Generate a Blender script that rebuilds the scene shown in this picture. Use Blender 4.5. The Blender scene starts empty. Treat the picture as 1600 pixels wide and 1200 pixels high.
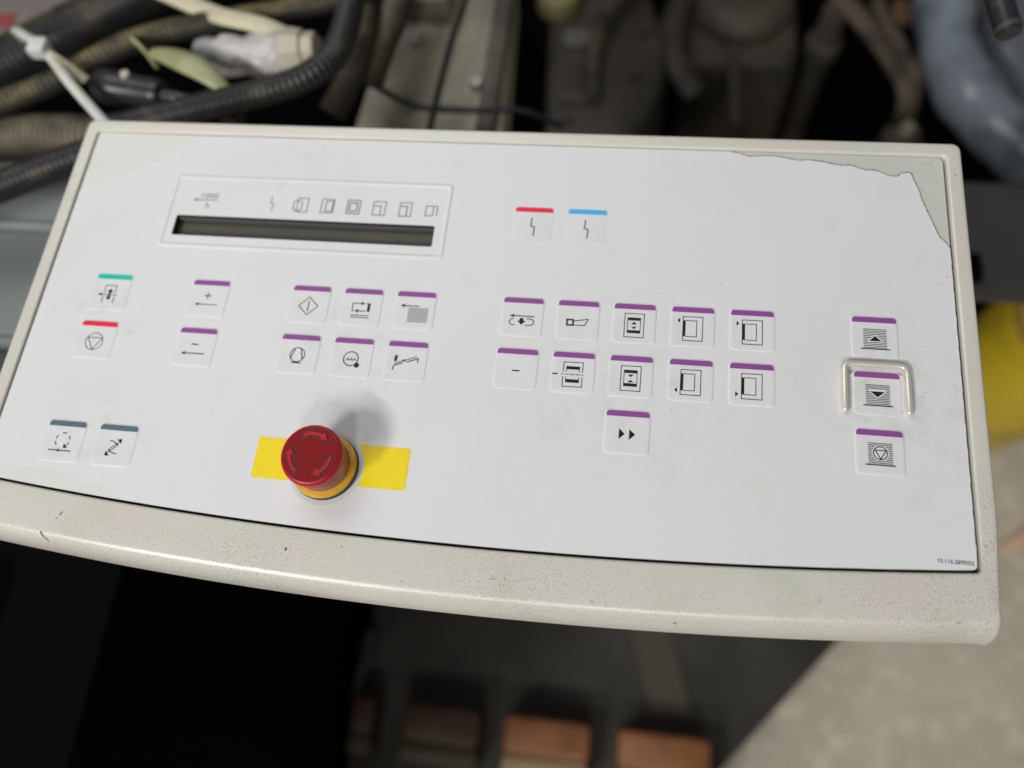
import bpy, bmesh, math, random
from mathutils import Vector, Matrix
random.seed(7)
S = 0.00106                      # one drawing unit of the panel in metres (keys are 20 units wide)
sc = bpy.context.scene
col = sc.collection

# ------------------------------------------------------------------ camera
cd = bpy.data.cameras.new('camera'); cam = bpy.data.objects.new('camera', cd); col.objects.link(cam)
R = ((0.98858219, 0.11222756, -0.10054962), (0.06954234, -0.93178741, -0.35628092), (-0.13367541, 0.34522051, -0.92895300))
m = Matrix(((R[0][0], -R[1][0], -R[2][0]), (R[0][1], -R[1][1], -R[2][1]), (R[0][2], -R[1][2], -R[2][2]))).to_4x4()
m.translation = Vector((60.924, -177.569, 361.046)) * S
cam.matrix_world = m
cd.sensor_fit = 'HORIZONTAL'; cd.sensor_width = 36.0; cd.lens = 1259.53 / 1600 * 36
cd.clip_start = 0.01; cd.clip_end = 50
cd.dof.use_dof = True; cd.dof.focus_distance = 374 * S; cd.dof.aperture_fstop = 3.1; cd.dof.aperture_blades = 0
sc.camera = cam

# ------------------------------------------------------------------ light
W = bpy.data.worlds.new('World'); sc.world = W; W.use_nodes = True
bgn = W.node_tree.nodes['Background']; bgn.inputs[0].default_value = (0.93, 0.97, 1.0, 1); bgn.inputs[1].default_value = 0.08
def area(name, loc, target, size, size_y, power, colr):
    l = bpy.data.lights.new(name, 'AREA'); l.shape = 'RECTANGLE'; l.size = size; l.size_y = size_y; l.energy = power; l.color = colr
    o = bpy.data.objects.new(name, l); col.objects.link(o); o.location = loc
    o.rotation_euler = (Vector(target) - Vector(loc)).to_track_quat('-Z', 'Y').to_euler()
    return o
area('hall_lamp', (0.32, -2.95, 2.90), (0, -0.08, 0), 0.55, 0.50, 30, (1.0, 0.97, 0.92))
area('hall_window', (-1.08, -1.22, 1.42), (0, -0.08, 0), 0.32, 0.32, 16, (0.97, 0.98, 1.0))
area('tube_lamp', (-1.60, -3.05, 2.55), (0, -0.08, 0), 1.5, 0.06, 56, (1.0, 0.98, 0.95))
area('back_fill', (-0.42, 0.62, 0.95), (-0.1, 0.05, 0), 0.9, 0.7, 4.6, (0.98, 0.99, 1.0))  # added fill from behind, brightens the upper left of the film
vs = sc.view_settings; vs.view_transform = 'Standard'; vs.look = 'None'; vs.exposure = 0.12; vs.gamma = 1.0; vs.use_curve_mapping = False
sc.cycles.use_denoising = True
sc.cycles.max_bounces = 6

# ------------------------------------------------------------------ materials
def mat(name, c, rough=0.5, metal=0.0, spec=0.5, bump=None, var=None, specks=None, dust=None, coat=0.0, bump2=None, pits=None, touch=None):
    """bump=(scale, strength, distance); var=(colour, scale, lo, hi); specks=(colour, scale, threshold); dust=(colour, scale, lo, hi)"""
    M = bpy.data.materials.new(name); M.use_nodes = True
    nt = M.node_tree; N = nt.nodes; L = nt.links; b = N['Principled BSDF']
    b.inputs['Roughness'].default_value = rough; b.inputs['Metallic'].default_value = metal
    b.inputs['Specular IOR Level'].default_value = spec; b.inputs['Coat Weight'].default_value = coat
    tc = N.new('ShaderNodeTexCoord')
    rgb = N.new('ShaderNodeRGB'); rgb.outputs[0].default_value = (*c, 1); cur = rgb.outputs[0]
    def noise(scale, detail=4, rg=0.55):
        n = N.new('ShaderNodeTexNoise'); n.inputs['Scale'].default_value = scale; n.inputs['Detail'].default_value = detail
        n.inputs['Roughness'].default_value = rg; L.new(tc.outputs['Object'], n.inputs['Vector']); return n.outputs['Fac']
    def ramp(f, lo, hi):
        r = N.new('ShaderNodeMapRange'); r.inputs[1].default_value = lo; r.inputs[2].default_value = hi; r.clamp = True
        L.new(f, r.inputs[0]); return r.outputs[0]
    def mix(f, colr):
        nonlocal cur
        x = N.new('ShaderNodeMix'); x.data_type = 'RGBA'; L.new(f, x.inputs[0]); L.new(cur, x.inputs[6]); x.inputs[7].default_value = (*colr, 1); cur = x.outputs[2]
    for v in (var or []): mix(ramp(noise(v[1]), v[2], v[3]), v[0])
    for s in (specks or []):
        v = N.new('ShaderNodeTexVoronoi'); v.inputs['Scale'].default_value = s[1]; L.new(tc.outputs['Object'], v.inputs['Vector'])
        wn = ramp(v.outputs['Distance'], s[2], s[2] * 0.45)
        g = ramp(noise(s[1] * 0.31, 2), 0.58, 0.66)
        mu = N.new('ShaderNodeMath'); mu.operation = 'MULTIPLY'; L.new(wn, mu.inputs[0]); L.new(g, mu.inputs[1])
        mix(mu.outputs[0], s[0])
    if touch:                                  # finger grime round the most used keys: (x, y, radius, strength) in drawing units
        gp_ = N.new('ShaderNodeNewGeometry')
        for x, y, rad, k in touch[1]:
            vd = N.new('ShaderNodeVectorMath'); vd.operation = 'DISTANCE'; L.new(gp_.outputs['Position'], vd.inputs[0]); vd.inputs[1].default_value = (x * S, y * S, 0)
            n = N.new('ShaderNodeTexNoise'); n.inputs['Scale'].default_value = 95; n.inputs['Detail'].default_value = 6; n.inputs['Roughness'].default_value = 0.65; L.new(gp_.outputs['Position'], n.inputs['Vector'])
            a = ramp(vd.outputs['Value'], rad * S, rad * S * 0.3); g = ramp(n.outputs['Fac'], 0.46, 0.74)
            mu = N.new('ShaderNodeMath'); mu.operation = 'MULTIPLY'; L.new(a, mu.inputs[0]); L.new(g, mu.inputs[1])
            m2 = N.new('ShaderNodeMath'); m2.operation = 'MULTIPLY'; L.new(mu.outputs[0], m2.inputs[0]); m2.inputs[1].default_value = k; mix(m2.outputs[0], touch[0])
    if pits:                                   # dirt lying in the pits of the grain, only where the dirt field says so
        a = ramp(noise(pits[1], 2), 0.44, 0.36); g = ramp(noise(pits[2], 2), pits[3], pits[4])
        sy = N.new('ShaderNodeSeparateXYZ'); L.new(tc.outputs['Object'], sy.inputs[0]); hand = ramp(sy.outputs[1], -0.068, -0.088)   # the front edge, where hands rest
        m0 = N.new('ShaderNodeMath'); m0.operation = 'MULTIPLY'; L.new(hand, m0.inputs[0]); L.new(g, m0.inputs[1]); g = m0.outputs[0]
        mu = N.new('ShaderNodeMath'); mu.operation = 'MULTIPLY'; L.new(a, mu.inputs[0]); L.new(g, mu.inputs[1]); mix(mu.outputs[0], pits[0])
    if dust:
        ge = N.new('ShaderNodeNewGeometry'); sx = N.new('ShaderNodeSeparateXYZ'); L.new(ge.outputs['Normal'], sx.inputs[0])
        up = ramp(sx.outputs[2], 0.1, 0.9); d = ramp(noise(dust[1], 5, 0.65), dust[2], dust[3])
        mu = N.new('ShaderNodeMath'); mu.operation = 'MULTIPLY'; L.new(up, mu.inputs[0]); L.new(d, mu.inputs[1]); mix(mu.outputs[0], dust[0])
    L.new(cur, b.inputs['Base Color'])
    prev = None
    for bb in (bump, bump2):
        if bb:
            bn = N.new('ShaderNodeBump'); bn.inputs['Strength'].default_value = bb[1]; bn.inputs['Distance'].default_value = bb[2]
            L.new(noise(bb[0], bb[3] if len(bb) > 3 else 3), bn.inputs['Height'])
            if prev: L.new(prev, bn.inputs['Normal'])
            prev = bn.outputs[0]
    if prev: L.new(prev, b.inputs['Normal'])
    return M

M = {}
M['film'] = mat('panel_film', (0.735, 0.735, 0.738), 0.45, spec=0.3, var=[((0.712, 0.708, 0.695), 9, 0.50, 0.70), ((0.71, 0.70, 0.68), 42, 0.58, 0.74), ((0.67, 0.66, 0.64), 230, 0.68, 0.75)],
                specks=[((0.30, 0.28, 0.25), 150, 0.07), ((0.45, 0.43, 0.40), 420, 0.12)], bump=(45, 0.10, 0.001),
                touch=((0.55, 0.535, 0.50), ((176, -44, 28, .5), (177, -24, 20, .7), (-75, -26, 46, .45), (62, -36, 70, .35), (-200, -85, 40, .4), (-215, -20, 30, .4), (205, -40, 40, .5), (-130, 70, 40, .35))))
M['film_edge'] = mat('film_torn_edge', (0.10, 0.11, 0.085), 0.8)
M['backing'] = mat('pale_green_backing', (0.545, 0.555, 0.495), 0.75, var=[((0.575, 0.583, 0.525), 30, 0.42, 0.66), ((0.49, 0.50, 0.43), 160, 0.58, 0.75)], bump=(900, 0.15, 0.0003))
M['residue'] = mat('yellowed_adhesive', (0.715, 0.713, 0.68), 0.5, var=[((0.695, 0.69, 0.65), 60, 0.5, 0.65)], bump=(700, 0.08, 0.0003))
M['frame'] = mat('beige_grained_casting', (0.64, 0.622, 0.545), 0.26, spec=0.6, var=[((0.655, 0.60, 0.54), 14, 0.5, 0.62), ((0.60, 0.595, 0.51), 26, 0.55, 0.68)],
                 pits=((0.36, 0.345, 0.29), 1500, 6, 0.36, 0.60), bump=(1300, 0.85, 0.00013, 2))
M['groove'] = mat('dirty_groove', (0.018, 0.015, 0.012), 0.85, var=[((0.09, 0.095, 0.07), 220, 0.5, 0.65)])
M['ink'] = mat('black_print', (0.016, 0.016, 0.02), 0.45, spec=0.2)
M['ink_thin'] = mat('thin_dark_print', (0.04, 0.039, 0.04), 0.5, spec=0.2)
M['ink_grey'] = mat('grey_print', (0.19, 0.187, 0.18), 0.5, spec=0.2)
M['purple'] = mat('purple_print', (0.275, 0.075, 0.30), 0.42, spec=0.2)
M['red_print'] = mat('red_print', (0.82, 0.022, 0.07), 0.42, spec=0.2)
M['teal'] = mat('teal_print', (0.004, 0.55, 0.40), 0.42, spec=0.2)
M['blue_print'] = mat('blue_print', (0.07, 0.44, 0.85), 0.42, spec=0.2)
M['slate'] = mat('slate_print', (0.105, 0.165, 0.20), 0.42, spec=0.2)
M['yellow_print'] = mat('yellow_label', (0.90, 0.70, 0.004), 0.5, specks=[((0.40, 0.28, 0.02), 420, 0.2), ((0.5, 0.36, 0.02), 900, 0.25)], var=[((0.84, 0.62, 0.01), 90, 0.5, 0.7)])
M['lcd'] = mat('dark_lcd', (0.062, 0.061, 0.042), 0.3, spec=0.15, var=[((0.078, 0.068, 0.045), 20, 0.45, 0.7)])
M['lcd_well'] = mat('black_plastic', (0.022, 0.022, 0.024), 0.35)
M['guard'] = mat('nickel_guard', (0.80, 0.76, 0.67), 0.28, metal=0.4, bump=(120, 0.05, 0.0004), var=[((0.62, 0.56, 0.46), 60, 0.55, 0.7)])  # cream base colour stands in for the bright hall the metal would reflect
M['grime'] = mat('grime', (0.30, 0.29, 0.24), 0.8, var=[((0.45, 0.43, 0.37), 300, 0.4, 0.6)])
M['stop_red'] = mat('red_plastic', (0.42, 0.009, 0.018), 0.36, spec=0.45, bump=(500, 0.06, 0.0003), specks=[((0.20, 0.02, 0.02), 380, 0.22)])
M['stop_face'] = mat('scuffed_red_plastic', (0.25, 0.009, 0.011), 0.6, spec=0.12, var=[((0.16, 0.02, 0.02), 260, 0.45, 0.65)], bump=(900, 0.1, 0.0003))
M['stop_side'] = mat('dusty_red_plastic', (0.34, 0.03, 0.03), 0.5, var=[((0.42, 0.26, 0.20), 60, 0.42, 0.75)])
M['arrow_red'] = mat('arrow_red', (0.48, 0.010, 0.018), 0.4, spec=0.3)
M['arrow_dirt'] = mat('arrow_grime', (0.075, 0.022, 0.026), 0.8, var=[((0.15, 0.02, 0.022), 420, 0.45, 0.62)])
M['collar'] = mat('yellow_collar', (0.72, 0.40, 0.02), 0.45, var=[((0.60, 0.32, 0.02), 120, 0.5, 0.65)])
M['gasket'] = mat('dark_gasket', (0.05, 0.055, 0.05), 0.7)
M['hole_ring'] = mat('bare_panel_ring', (0.64, 0.65, 0.65), 0.55)

# ------------------------------------------------------------------ mesh helpers
def V(x, y, z=0.0): return (x * S, y * S, z * S)
class MB:
    def __init__(s): s.v = []; s.f = []; s.mi = []
    def add(s, vs_, fs, mi=0):
        o = len(s.v); s.v += list(vs_); s.f += [tuple(i + o for i in f) for f in fs]; s.mi += [mi] * len(fs); return s
    def poly(s, pts, z, mi=0): return s.add([V(x, y, z) for x, y in pts], [tuple(range(len(pts)))], mi)
    def stroke(s, pts, w, z, closed=False, mi=0):
        w = w * 1.28 if w < .5 else w * 1.08
        P = [Vector(p) for p in pts]; n = len(P); L_ = []; R_ = []
        for i in range(n):
            a = P[i - 1] if (i > 0 or closed) else None; c = P[(i + 1) % n] if (i < n - 1 or closed) else None
            d1 = (P[i] - a).normalized() if a is not None else None; d2 = (c - P[i]).normalized() if c is not None else None
            if d1 is None: d1 = d2
            if d2 is None: d2 = d1
            t = d1 + d2
            t = t.normalized() if t.length > 1e-6 else d1
            nn = Vector((-t.y, t.x)); k = 1 / max(0.5, nn.dot(Vector((-d1.y, d1.x))))
            L_.append(P[i] + nn * w / 2 * k); R_.append(P[i] - nn * w / 2 * k)
        vs_ = [V(p.x, p.y, z) for p in L_] + [V(p.x, p.y, z) for p in R_]
        fs = [(i, n + i, n + (i + 1) % n, (i + 1) % n) for i in range(n if closed else n - 1)]
        return s.add(vs_, fs, mi)
    def circle(s, cx, cy, r, w, z, n=36, a0=0, a1=360):
        full = abs(a1 - a0) >= 360
        k = n if full else max(4, int(n * abs(a1 - a0) / 360) + 1)
        pts = [(cx + r * math.cos(math.radians(a0 + (a1 - a0) * i / (k if full else k - 1))), cy + r * math.sin(math.radians(a0 + (a1 - a0) * i / (k if full else k - 1)))) for i in range(k)]
        return s.stroke(pts, w, z, closed=full)
    def disc(s, cx, cy, r, z, n=24): return s.poly([(cx + r * math.cos(2 * math.pi * i / n), cy + r * math.sin(2 * math.pi * i / n)) for i in range(n)], z)
    def rings(s, loops, closed=True, cap0=False, cap1=False, mi=0):
        """loops: list of equal-length lists of (x,y,z) in metres"""
        n = len(loops[0]); vs_ = [p for l in loops for p in l]; fs = []
        for k in range(len(loops) - 1):
            for i in range(n if closed else n - 1):
                j = (i + 1) % n; fs.append((k * n + i, k * n + j, (k + 1) * n + j, (k + 1) * n + i))
        if cap0: fs.append(tuple(reversed(range(n))))
        if cap1: fs.append(tuple(range((len(loops) - 1) * n, len(loops) * n)))
        return s.add(vs_, fs, mi)
    def box(s, x0, x1, y0, y1, z0, z1, bev=0.0, mi=0):
        def rr(i, z): return [V(*p, z) for p in rrect(x0 + i, x1 - i, y0 + i, y1 - i, max(bev * 1.2 - i, 0.01), 3)]
        if bev: L_ = [rr(bev, z0), rr(0.3 * bev, z0 + 0.3 * bev), rr(0, z0 + bev), rr(0, z1 - bev), rr(0.3 * bev, z1 - 0.3 * bev), rr(bev, z1)]
        else: L_ = [[V(x0, y0, z), V(x1, y0, z), V(x1, y1, z), V(x0, y1, z)] for z in (z0, z1)]
        return s.rings(L_, cap0=True, cap1=True, mi=mi)
    def mesh(s, name, mats, smooth=True, angle=35):
        me = bpy.data.meshes.new(name); me.from_pydata(s.v, [], s.f)
        for mm in (mats if isinstance(mats, (list, tuple)) else [mats]): me.materials.append(mm)
        me.polygons.foreach_set('material_index', s.mi)
        bm = bmesh.new(); bm.from_mesh(me); bmesh.ops.recalc_face_normals(bm, faces=bm.faces) if smooth is not None else None
        ca = math.radians(angle)
        for e in bm.edges:
            if len(e.link_faces) == 2 and e.calc_face_angle(0) > ca: e.smooth = False
        for f in bm.faces: f.smooth = bool(smooth)
        bm.to_mesh(me); bm.free(); return me
def up(me):                                   # flat print must face up
    for p in me.polygons:
        if p.normal.z < 0: p.flip()
    return me
def rrect(x0, x1, y0, y1, r, n=4):
    out = []
    for cx, cy, a in ((x1 - r, y0 + r, -90), (x1 - r, y1 - r, 0), (x0 + r, y1 - r, 90), (x0 + r, y0 + r, 180)):
        for i in range(n + 1):
            t = math.radians(a + 90 * i / n); out.append((cx + r * math.cos(t), cy + r * math.sin(t)))
    return out
def link(name, me, parent=None, loc=(0, 0, 0), label=None):
    o = bpy.data.objects.new(name, me); col.objects.link(o)
    if parent is not None:
        o.parent = parent
        if parent.type == 'EMPTY': loc = Vector(loc) - parent.location
    o.location = loc
    if label: o['label'] = label
    return o
def thing(name, label, cat, loc, group=None):
    o = bpy.data.objects.new(name, None); col.objects.link(o); o.location = loc; o.empty_display_size = 0.02
    return tag(o, label, cat, group)
def tag(o, label, cat, group=None):
    o['label'] = label; o['category'] = cat
    if group: o['group'] = group
    return o
def struct(name, me):
    o = link(name, me); o['kind'] = 'structure'; return o
def spline(pts, step):
    P = [Vector(p) for p in pts]; P = [P[0] * 2 - P[1]] + P + [P[-1] * 2 - P[-2]]; dense = []
    for i in range(1, len(P) - 2):
        a, b, c, d = P[i - 1:i + 3]
        for k in range(24):
            t = k / 24; dense.append(0.5 * ((2 * b) + (c - a) * t + (2 * a - 5 * b + 4 * c - d) * t * t + (3 * b - a - 3 * c + d) * t ** 3))
    dense.append(P[-2]); out = [dense[0]]; need = step; 
    for i in range(1, len(dense)):
        a = dense[i - 1]; b = dense[i]; l = (b - a).length; pos = 0
        while l - pos >= need:
            pos += need; out.append(a.lerp(b, pos / l)); need = step
        need -= l - pos
    return out
def tube(pts, rad, step=3.0, n=16, caps=True, mi=0, mb=None, flat=1.0):
    """pts in drawing units; rad: number or function of arc length (units)"""
    Q = spline(pts, step); mb = mb or MB(); loops = []
    t = (Q[1] - Q[0]).normalized(); nrm = t.orthogonal().normalized()
    if abs(t.z) < 0.9: nrm = (Vector((0, 0, 1)) - t * t.z).normalized()
    for i, q in enumerate(Q):
        t2 = (Q[min(i + 1, len(Q) - 1)] - Q[max(i - 1, 0)]).normalized()
        nrm = (nrm - t2 * nrm.dot(t2)).normalized(); b = t2.cross(nrm)
        r = rad(i * step) if callable(rad) else rad
        loops.append([tuple((q + (nrm * math.cos(2 * math.pi * k / n) * flat + b * math.sin(2 * math.pi * k / n)) * r) * S) for k in range(n)])
    return mb.rings(loops, cap0=caps, cap1=caps)
def text(body, cx, cy, w, h, z, bold=0.0):
    """print a word, fitted into a w by h box with its lower left corner at cx, cy"""
    cu = bpy.data.curves.new('lettering', 'FONT'); cu.body = body; cu.offset = bold; cu.resolution_u = 3
    o = bpy.data.objects.new('lettering', cu); col.objects.link(o)
    bpy.context.view_layer.update()
    me = bpy.data.meshes.new_from_object(o.evaluated_get(bpy.context.evaluated_depsgraph_get()))
    xs = [v.co.x for v in me.vertices]; ys = [v.co.y for v in me.vertices]
    x0, x1, y0, y1 = min(xs), max(xs), min(ys), max(ys)
    mb = MB().add([V(cx + (v.co.x - x0) / (x1 - x0) * w, cy + (v.co.y - y0) / (y1 - y0) * h, z) for v in me.vertices], [tuple(p.vertices) for p in me.polygons])
    bpy.data.objects.remove(o); bpy.data.curves.remove(cu); bpy.data.meshes.remove(me)
    return mb

# ================================================================== setting
M['concrete'] = mat('concrete', (0.58, 0.51, 0.405), 0.85, var=[((0.48, 0.425, 0.335), 5, 0.4, 0.7), ((0.70, 0.62, 0.50), 30, 0.5, 0.7)], bump=(200, 0.3, 0.002))
struct('floor', MB().add([V(-3000, -2500, -950), V(3000, -2500, -950), V(3000, 3500, -950), V(-3000, 3500, -950)], [(0, 1, 2, 3)]).mesh('floor', M['concrete']))

# ================================================================== console
C = thing('control_console', 'white and beige control console with membrane keys and red emergency stop', 'control panel', V(-18, -20, -46))
def bottom_y(x): return -123.4 + 2.05e-4 * (x + 10) ** 2
XL, XR, YT = -251.0, 215.6, 95.6               # opening of the frame
OL, OR, OT = -258.8, 223.2, 103.6              # outside of the frame
def loop_pairs():
    I = []; O = []; Wt = []
    def seg(f, n):
        for k in range(n): i, o, w = f(k / n); I.append(i); O.append(o); Wt.append(w)
    ri, ro, rb = 2.6, 4.2, 3.2
    ybR = bottom_y(XR - ri); ybL = bottom_y(XL + ri); fw = 27.8
    oR = ybR - fw; oL = ybL - fw
    LC = 26.0; yR = ybR + ri + LC; yL = ybL + ri + LC
    seg(lambda t: ((XR, yR + (YT - ri - yR) * t), (OR + 0.6 - 0.6 * t, yR + (OT - ro - yR) * t), 0), 40)
    arc = lambda cx, cy, r, a, t: (cx + r * math.cos(math.radians(a + 90 * t)), cy + r * math.sin(math.radians(a + 90 * t)))
    seg(lambda t: (arc(XR - ri, YT - ri, ri, 0, t), arc(OR - ro, OT - ro, ro, 0, t), 0), 8)
    seg(lambda t: ((XR - ri + (XL - XR + 2 * ri) * t, YT), (OR - ro + (OL - OR + 2 * ro) * t, OT), 0), 60)
    seg(lambda t: (arc(XL + ri, YT - ri, ri, 90, t), arc(OL + ro, OT - ro, ro, 90, t), 0), 8)
    seg(lambda t: ((XL, YT - ri + (yL - YT + ri) * t), (OL, OT - ro + (yL - OT + ro) * t), 0), 40)
    def sm(t): return t * t * (3 - 2 * t)
    def cornerL(t):
        if t < 0.6: u = t / 0.6; return (XL, yL - LC * u), (OL, yL + (oL + ro - yL) * u), sm(u)
        u = (t - 0.6) / 0.4; return arc(XL + ri, ybL + ri, ri, 180, u), arc(OL + ro, oL + ro, ro, 180, u), 1
    seg(cornerL, 30)
    def bot(t):
        x = XL + ri + (XR - XL - 2 * ri) * t; xo = OL + ro + (OR + 0.6 - rb - OL - ro) * t
        return (x, bottom_y(x)), (xo, bottom_y(xo) - fw + 0.6 * abs(2 * t - 1) ** 3), 1
    seg(bot, 90)
    def cornerR(t):
        if t < 0.4: u = t / 0.4; return arc(XR - ri, ybR + ri, ri, 270, u), arc(OR + 0.6 - rb, oR + rb + 0.6, rb, 270, u), 1
        u = (t - 0.4) / 0.6; return (XR, ybR + ri + LC * u), (OR + 0.6, oR + rb + 0.6 + (yR - oR - rb - 0.6) * u), 1 - sm(u)
    seg(cornerR, 30)
    return I, O, Wt
SIDE = [(0, -6), (0, .5), (.03, .95), (.10, 1.2), (.2, 1.3), (.5, 1.35), (.7, 1.35), (.82, 1.25), (.91, .9), (.97, .1), (1, -1.4), (1, -4), (.98, -12), (.5, -46)]
FRONT = [(0, -6), (0, .2), (.008, .5), (.025, .65), (.06, .7), (.34, .5), (.66, -.05), (.74, -.45), (.80, -1.4), (.855, -3.0), (.91, -5.8), (.96, -10), (1, -16), (.88, -46)]
def dense(prof):
    out = list(prof[:4])
    for k in range(4, len(prof)):
        a = prof[max(k - 2, 0)]; b = prof[k - 1]; c = prof[k]; d = prof[min(k + 1, len(prof) - 1)]
        for j in range(1, 4):
            t = j / 3; g = [0.5 * (2 * b[i] + (c[i] - a[i]) * t + (2 * a[i] - 5 * b[i] + 4 * c[i] - d[i]) * t * t + (3 * b[i] - a[i] - 3 * c[i] + d[i]) * t ** 3) for i in (0, 1)]
            if k >= 12: g = [b[0] + (c[0] - b[0]) * t, b[1] + (c[1] - b[1]) * t]
            out.append((g[0], g[1]))
    return out
I_, O_, W_ = loop_pairs(); PS, PF = dense(SIDE), dense(FRONT)
loops = []
for k in range(len(PS)):
    row = []
    for i, o, w in zip(I_, O_, W_):
        s = PS[k][0] * (1 - w) + PF[k][0] * w; z = PS[k][1] * (1 - w) + PF[k][1] * w
        row.append(V(i[0] + (o[0] - i[0]) * s, i[1] + (o[1] - i[1]) * s, z))
    loops.append(row)
fm = MB().rings(loops)
link('frame', fm.mesh('frame', M['frame'], angle=60), C)
link('bottom_cover', MB().add(loops[-1], [tuple(range(len(I_)))]).mesh('bottom_cover', M['lcd_well']), C)
link('groove_floor', up(MB().poly(I_, -5.2).mesh('groove_floor', M['groove'])), C)
# backing plate, seen where the film is torn
def panel_outline(dl, dr, dt, db):
    pts = [(XL + dl, bottom_y(XL + dl) + db)]
    pts += [(x, bottom_y(x) + db) for x in [XL + dl + (XR - dr - XL - dl) * k / 60 for k in range(1, 60)]]
    return pts
def plate(dl, dr, dt, db, z):
    pts = panel_outline(dl, dr, dt, db)
    x1 = XR - dr; yb = bottom_y(x1) + db
    pts += [(x1 - 2, yb - .1), (x1 - .5, yb + .6), (x1, yb + 2.2), (x1, YT - dt - 2.5), (x1 - .8, YT - dt - .7), (x1 - 2.5, YT - dt), (XL + dl + 2.5, YT - dt), (XL + dl + .7, YT - dt - .7), (XL + dl, YT - dt - 2.5)]
    return pts
bp = plate(0.5, 1.3, 0.35, 1.2, 0)
HOLE = rrect(-187.6, -41.8, 29.6, 42.2, 1.0)
def sheet(name, outline, hole, z, m):
    bm = bmesh.new(); ed = []
    for pts in (outline, hole):
        vs_ = [bm.verts.new(V(x, y, z)) for x, y in pts]; ed += [bm.edges.new((vs_[i], vs_[(i + 1) % len(vs_)])) for i in range(len(vs_))]
    bmesh.ops.triangle_fill(bm, use_beauty=True, edges=ed, normal=(0, 0, 1))
    for f in bm.faces:
        f.normal_update()
        if f.normal.z < 0: f.normal_flip()
    me = bpy.data.meshes.new(name); bm.to_mesh(me); bm.free(); me.materials.append(m); return me
bk = link('backing_plate', sheet('backing_plate', bp, HOLE, -0.42, M['backing']), C, label='pale green backing plate bared where the film is torn')
link('plate_edge', MB().rings([[V(x, y, -2.9) for x, y in bp], [V(x, y, -0.42) for x, y in bp]]).mesh('plate_edge', M['groove'], smooth=False), bk)

# the printed film: torn away at the corners
TEAR_TR = [(108.8, 95.0), (110.5, 94.8), (113.7, 94.1), (116, 93.3), (119.4, 92.4), (124, 92.9), (130.0, 93.2), (134, 92.7), (138.0, 92.0), (142, 91.2), (145.2, 90.8), (147.2, 91.5), (151, 91.1), (155.5, 90.5), (160, 89.5), (165.0, 88.7), (169.7, 88.9), (172, 87.9), (174.3, 87.1), (176.6, 86.2), (179, 86.4), (182.1, 86.1), (185, 84.6), (187.4, 83.5), (191.6, 83.0), (193, 84.3), (194.4, 85.1), (198.2, 85.5), (199.6, 81.4), (201.8, 75.1), (202.7, 70.4), (206, 60), (209.6, 49.2), (211.5, 46.8), (213.4, 44.0), (214.2, 42.3)]
TEAR_TL = [(-184.6, 94.8), (-190, 90.4), (-197.1, 85.3), (-205, 79.6), (-214.2, 73.2), (-222, 69.2), (-229.7, 65.7), (-239, 61.4), (-247.6, 56.5), (-250.2, 55.1)]
TEAR_BL = [(-250.2, -103.6), (-240, -104.6), (-228.1, -105.4), (-215.5, -104.8), (-209, -106.2), (-204.1, -108.1), (-196.7, -110.6), (-190, -110.2), (-185.4, -110.6), (-179, -113.6), (-174.5, -116.0)]
def film_outline():
    o = list(TEAR_BL)
    o += [(x, bottom_y(x) + 1.35 + (0.12 * math.sin(x * .9) if x > 120 else 0)) for x in [-173.5 + (212 + 173.5) * k / 70 for k in range(71)]]
    yb = bottom_y(213.9) + 1.35
    o += [(213.4, yb + .4), (213.9, yb + 1.5)]
    y = yb + 4
    while y < 40: o.append((214.15 + 0.16 * math.sin(y * 1.7) * math.sin(y * .23), y)); y += 2.5
    o += list(reversed(TEAR_TR)) + TEAR_TL
    return o
fo = film_outline()
film = link('printed_film', sheet('printed_film', fo, HOLE, 0.0, M['film']), C, label='white printed film, torn at its corners')
fe = fo[len(TEAR_BL):len(fo) - len(TEAR_TL)]
link('film_edge', MB().rings([[V(x, y, 0) for x, y in fe], [V(x, y, -0.40) for x, y in fe]], closed=False).mesh('film_edge', M['film_edge'], smooth=False), film)
# dark outline of the torn edge: gap shadow and dirt in one colour
def tear_line(pts, w0, z):
    q = [(p.x, p.y) for p in spline([(x, y, 0) for x, y in pts], 0.9)]; mb = MB(); rn = random.Random(3)
    for a, b in zip(q[:-1], q[1:]):
        w = w0 * (0.35 + 0.9 * rn.random())
        mb.stroke([a, b], w, z)
    return mb
link('tear_outline', up(tear_line(TEAR_TR, .34, 0.03).mesh('tear_outline', M['film_edge'], smooth=False)), film)
# yellowed adhesive left where the two corners on the other side are torn
res = TEAR_TL + [(-250.3, 93), (-249.6, 94.6), (-248, 95.1)]
link('adhesive_residue', up(MB().poly(res, -0.07).mesh('adhesive_residue', M['residue'])), C)
res = TEAR_BL + [(-174.5, bottom_y(-174.5) + 1.3)] + [(x, bottom_y(x) + 1.3) for x in range(-184, -250, -10)] + [(-250.2, bottom_y(-250) + 1.3)]
link('adhesive_residue', up(MB().poly(res, -0.07).mesh('adhesive_residue', M['residue'])), C)

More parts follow.
